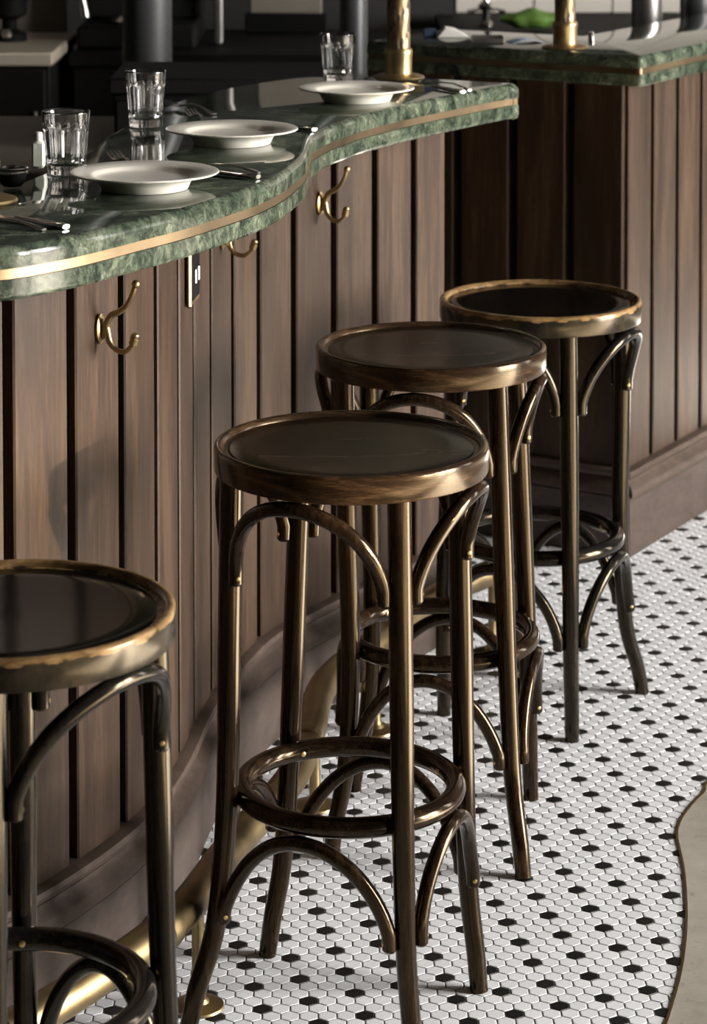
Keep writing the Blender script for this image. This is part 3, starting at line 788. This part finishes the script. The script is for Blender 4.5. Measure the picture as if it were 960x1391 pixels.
# ------------------------------------------------------------------ behind the bar
def block(name, label, cat, x0, x1, y0, y1, z0, z1, mat, b=.004, kind=None):
    o = MB().box(x0, x1, y0, y1, z0, z1, b)
    cx, cy = (x0+x1)/2, (y0+y1)/2
    o.v = [(a-cx, b_-cy, c-z0) for a, b_, c in o.v]
    return tag(o.build(name, mat, None, loc=(cx, cy, z0)), label, cat)
def unit(name, label, cat, x0, x1, y0, y1, z1, body, top, th=.035, doors=2):
    t = thing(name, label, cat, loc=((x0+x1)/2, (y0+y1)/2, 0))
    hx, hy = (x1-x0)/2, (y1-y0)/2
    MB().box(-hx+.01, hx-.01, -hy+.015, hy, 0.001, z1-th, .003).build('body', body, t)
    MB().box(-hx, hx, -hy, hy, z1-th, z1, .004).build('worktop', top, t)
    for k in range(doors):
        a = -hx+.015+k*(2*hx-.03)/doors; b = a+(2*hx-.03)/doors-.006
        d = MB().box(a, b, -hy+.001, -hy+.0148, .08, z1-th-.012, .003).build('door', body, t)
        MB().box(b-.03, b-.022, -hy-.014, -hy+.001, z1-.30, z1-.16, .002).build('handle', 'steel_dull', d)
    return t
unit('low_worktop', 'low grey-brown worktop behind the left end of the marble counter', 'worktop', -1.75, -.535, 5.15, 6.05, .90, 'darkcab', 'inner', doors=3)
unit('dark_cabinet', 'dark service cabinet in front of the thick grey column', 'cabinet', -.52, -.06, 5.45, 5.8, 1.055, 'dark', 'dark', doors=1)
unit('back_counter', 'back counter with a cream worktop at the far left', 'counter', -2.4, -.82, 7.0, 7.62, .955, 'darkcab', 'cream', doors=4)
unit('back_cabinet', 'long dark cabinet along the back wall, right of the cream worktop', 'cabinet', -.80, .25, 7.2, 8.0, .93, 'darkcab', 'dark', doors=2)
unit('sink_counter', 'dark counter under the white tiles at the back right', 'counter', .27, 2.0, 7.75, 8.55, .93, 'darkcab', 'dark', doors=4)
struct('wall_partition', MB().box(-3.6, -.86, 7.66, 7.72, 0, 2.4, .0), 'plaster', 'tan plastered partition behind the cream worktop')
def column(name, label, px, d, r, z1, mat, z0=0.001):
    q = at_y(px, 30, d)
    o = MB().lathe([(.001, 0), (r*1.18, 0), (r*1.18, .03), (r, .045), (r, z1-z0-.05), (r*1.12, z1-z0-.02), (r*1.12, z1-z0), (.001, z1-z0)], seg=40).build(name, mat, None, loc=(q.x, q.y, z0))
    return tag(o, label, 'column')
column('support_column', 'thick dark grey round column behind the tumblers', 200, 6.55, .0625, ZC-.001, 'grey_column')
column('support_column', 'slim dark grey round column left of the brass column', 480, 6.9, .037, ZC-.001, 'grey_column')
# coffee machine and jugs on the cream worktop
def on(px, py, z): return at(px, py, z)
q = Vector((-.775, 7.3, .955))
cmch = thing('coffee_machine', 'black boxy machine with steel levers right of the cream worktop', 'machine', loc=(-.62, 7.55, .93))
MB().box(-.17, .17, -.22, .22, .001, .07, .01).build('base', 'dark', cmch)
MB().box(-.17, .17, -.02, .22, .068, .50, .012).build('body', 'dark', cmch)
MB().box(-.17, .17, -.24, .22, .36, .50, .012).build('head', 'dark', cmch)
MB().lathe([(.001, .07), (.055, .07), (.065, .078), (.045, .095), (.035, .10), (.001, .10)], (-.02, -.12, 0), 32).build('drip_dish', 'steel', cmch)
MB().tube(catmull([Vector((-.13, -.26, .36)), Vector((-.155, -.28, .27)), Vector((-.15, -.29, .18)), Vector((-.135, -.30, .10))], 5), .011, 12).build('steam_wand', 'steel', cmch)
MB().tube([Vector((.07, -.24, .30)), Vector((.07, -.34, .285))], .012, 12).build('portafilter', 'steel', cmch)
MB().box(.12, .135, -.246, -.24, .38, .395, .002).build('power_light', 'red', cmch)
gm = thing('coffee_grinder', 'dark small grinder on the cream worktop, far left', 'grinder', loc=(-.985, 7.36, .955))
MB().lathe([(.001, .0004), (.05, .0004), (.05, .02), (.022, .035), (.022, .06), (.05, .075), (.055, .14), (.04, .16), (.001, .165)], seg=32).build('body', 'dark', gm)
MB().lathe([(.001, 0), (.014, .002), (.017, .014), (.010, .026), (.001, .028)], (0, -.055, .012), 24).build('drawer_knob', 'steel', gm)
MB().tube([Vector((0, 0, .16)), Vector((.0, 0, .18)), Vector((-.07, -.02, .185))], .005, 10).build('crank', 'steel', gm)
# tap with a chrome dome, green cloth, trays behind the right counter
def lay(name, label, cat, px, py, z, mb, mat):
    p = at(px, py, z); return tag(mb.build(name, mat, None, loc=(p.x, p.y, z)), label, cat)
p = at(660, 41, .931); p.y = max(p.y, 7.9)
tp = thing('tap', 'chrome tap with two side levers at the back, left of the green cloth', 'tap', loc=(at_y(660, 30, 8.1).x, 8.1, .93))
MB().lathe([(.001, .0004), (.022, .0004), (.022, .008), (.012, .02), (.014, .05), (.024, .058), (.026, .066), (.012, .078), (.010, .10), (.001, .10)], seg=28).build('body', 'steel', tp)
MB().tube(catmull([Vector((0, 0, .09)), Vector((0, -.01, .20)), Vector((0, -.06, .26)), Vector((0, -.13, .25)), Vector((0, -.15, .20))], 6), .009, 12).build('spout', 'steel', tp)
for s in (-1, 1): MB().tube([Vector((s*.01, 0, .058)), Vector((s*.045, -.01, .05)), Vector((s*.058, -.012, .045))], [.006, .006, .008], 12).build('lever', 'steel', tp)
cl = MB(); rows = []
for i in range(25):
    u = -1+2*i/24; row = []
    for k in range(16):
        th = k/16*2*pi; w_ = .045*(1-u*u*.7); h_ = .036*(1-.75*abs(u)**1.5)*(1+.12*sin(7*u+th))
        row.append((.10*u, w_*cos(th)*(1+.08*sin(9*u)), .036+h_*sin(th)*.9))
    rows.append(row)
cl.grid(rows, True)
q = at_y(722, 25, 7.95)
tag(cl.build('folded_cloth', 'green', None, loc=(q.x, 7.95, .93)), 'bright green crumpled cloth behind the right counter', 'cloth')
q = at(612, 50, TOPZ)
nb = thing('napkin_stack', 'white folded napkins beside a navy box on the far counter', 'napkins', loc=(q.x, q.y, TOPZ))
MB().add([(-.03, -.03, .001), (.04, -.03, .001), (.04, .03, .001), (-.03, .03, .001), (-.012, -.03, .022), (.01, -.03, .018), (.01, .03, .018), (-.012, .03, .022)], [(0, 1, 5, 4), (1, 2, 6, 5), (2, 3, 7, 6), (3, 0, 4, 7), (4, 5, 6, 7), (3, 2, 1, 0)]).build('napkins', 'white', nb)
MB().box(-.062, -.033, -.02, .02, .0004, .018, .002).build('box', 'navy', nb)
def leaflet(px, py, label, mat, w_, d_, rz):
    q = at(px, py, TOPZ); rows = []
    for i in range(9):
        x = -w_/2+w_*i/8; z = .0008+.007*sin(pi*i/8); rows.append([(x, -d_/2, z), (x, d_/2, z), (x, d_/2, z+.0008), (x, -d_/2, z+.0008)])
    o = MB().grid(rows, True).build('leaflet', mat, None, loc=(q.x, q.y, TOPZ)); o.rotation_euler = (0, 0, rz); return tag(o, label, 'leaflet')
leaflet(712, 58, 'pale blue curled leaflet on the far counter', 'blue', .075, .05, .3)
q = at(662, 57, TOPZ)
tr_ = thing('steel_tray', 'low steel tray with upright rim on the far counter, left of the blue leaflet', 'tray', loc=(q.x, q.y, TOPZ))
MB().box(-.035, .035, -.045, .045, .0004, .003, .001).build('base', 'steel_dull', tr_)
for (a, b, c_, d_) in ((-.035, .035, -.045, -.043), (-.035, .035, .043, .045), (-.035, -.033, -.043, .043), (.033, .035, -.043, .043)): MB().box(a, b, c_, d_, .0004, .012, .0008).build('side', 'steel_dull', tr_)
q = at(803, 57, TOPZ)
tag(MB().lathe([(.001, .0004), (.007, .0004), (.0075, .003), (.0065, .016), (.0075, .018), (.006, .022), (.001, .023)], seg=24).build('salt_shaker', 'steel', None, loc=(q.x, q.y, TOPZ)), 'small chrome shaker at the foot of the right brass column', 'shaker')
q = at_y(772, 36, 6.9)
cs = unit('tray_rack', 'dark rack carrying pale trays behind the right brass column', 'rack', .36, .70, 6.95, 7.3, .93, 'dark', 'dark', doors=1)
for k in range(4):
    tag(MB().box(-.07, .07, -.06, .06, .0004, .006, .002).build('tray', 'cream' if k % 2 else 'steel_dull', None, loc=(.615, 7.1, .93+k*.0072)), ['dull steel tray lowest of the small stack', 'cream tray second from the bottom of the small stack', 'dull steel tray third from the bottom of the small stack', 'cream tray topmost of the small stack'][k], 'tray', 'trays stacked behind the brass column')
q = at_y(878, 20, 7.0)
tag(MB().lathe([(.001, .0), (.040, .0), (.042, .01), (.042, .29), (.036, .31), (.001, .315)], seg=40).build('steel_canister', 'steel_dull', None, loc=(q.x, 7.0, .9305)), 'dull steel canister behind the right counter', 'canister')
unit('side_cabinet', 'dark cabinet under the steel canister behind the right counter', 'cabinet', q.x-.06, q.x+.42, 6.85, 7.3, .93, 'dark', 'dark', doors=1)
q2 = at_y(946, 20, 7.0)
tag(MB().lathe([(.001, .0), (.044, .0), (.046, .01), (.046, .24), (.042, .25), (.044, .262), (.001, .27)], seg=40).build('storage_drum', 'grey_column', None, loc=(q2.x, 7.0, .9305)), 'dark grey drum behind the right counter, right of the steel canister', 'drum')
# bright steel strip and brown panel high at the back, far left of the brass column
q = at_y(294, 20, 7.4)
tag(MB().box(-.013, .013, -.02, .02, 0, .33, .006).build('steel_dispenser', 'steel_dull', None, loc=(q.x, 7.5, 1.0-.069)), 'slim upright steel dispenser on the back cabinet', 'dispenser')
q = at_y(390, 20, 8.0)
pb = thing('menu_panel', 'dim brown framed panel leaning at the back', 'panel', loc=(q.x, 7.85, .9305))
MB().box(-.11, .11, 0, .015, .06, .34, .004).build('board', 'plaster', pb)
MB().box(-.125, .125, -.004, .019, .0, .062, .004).build('foot', 'dark', pb)
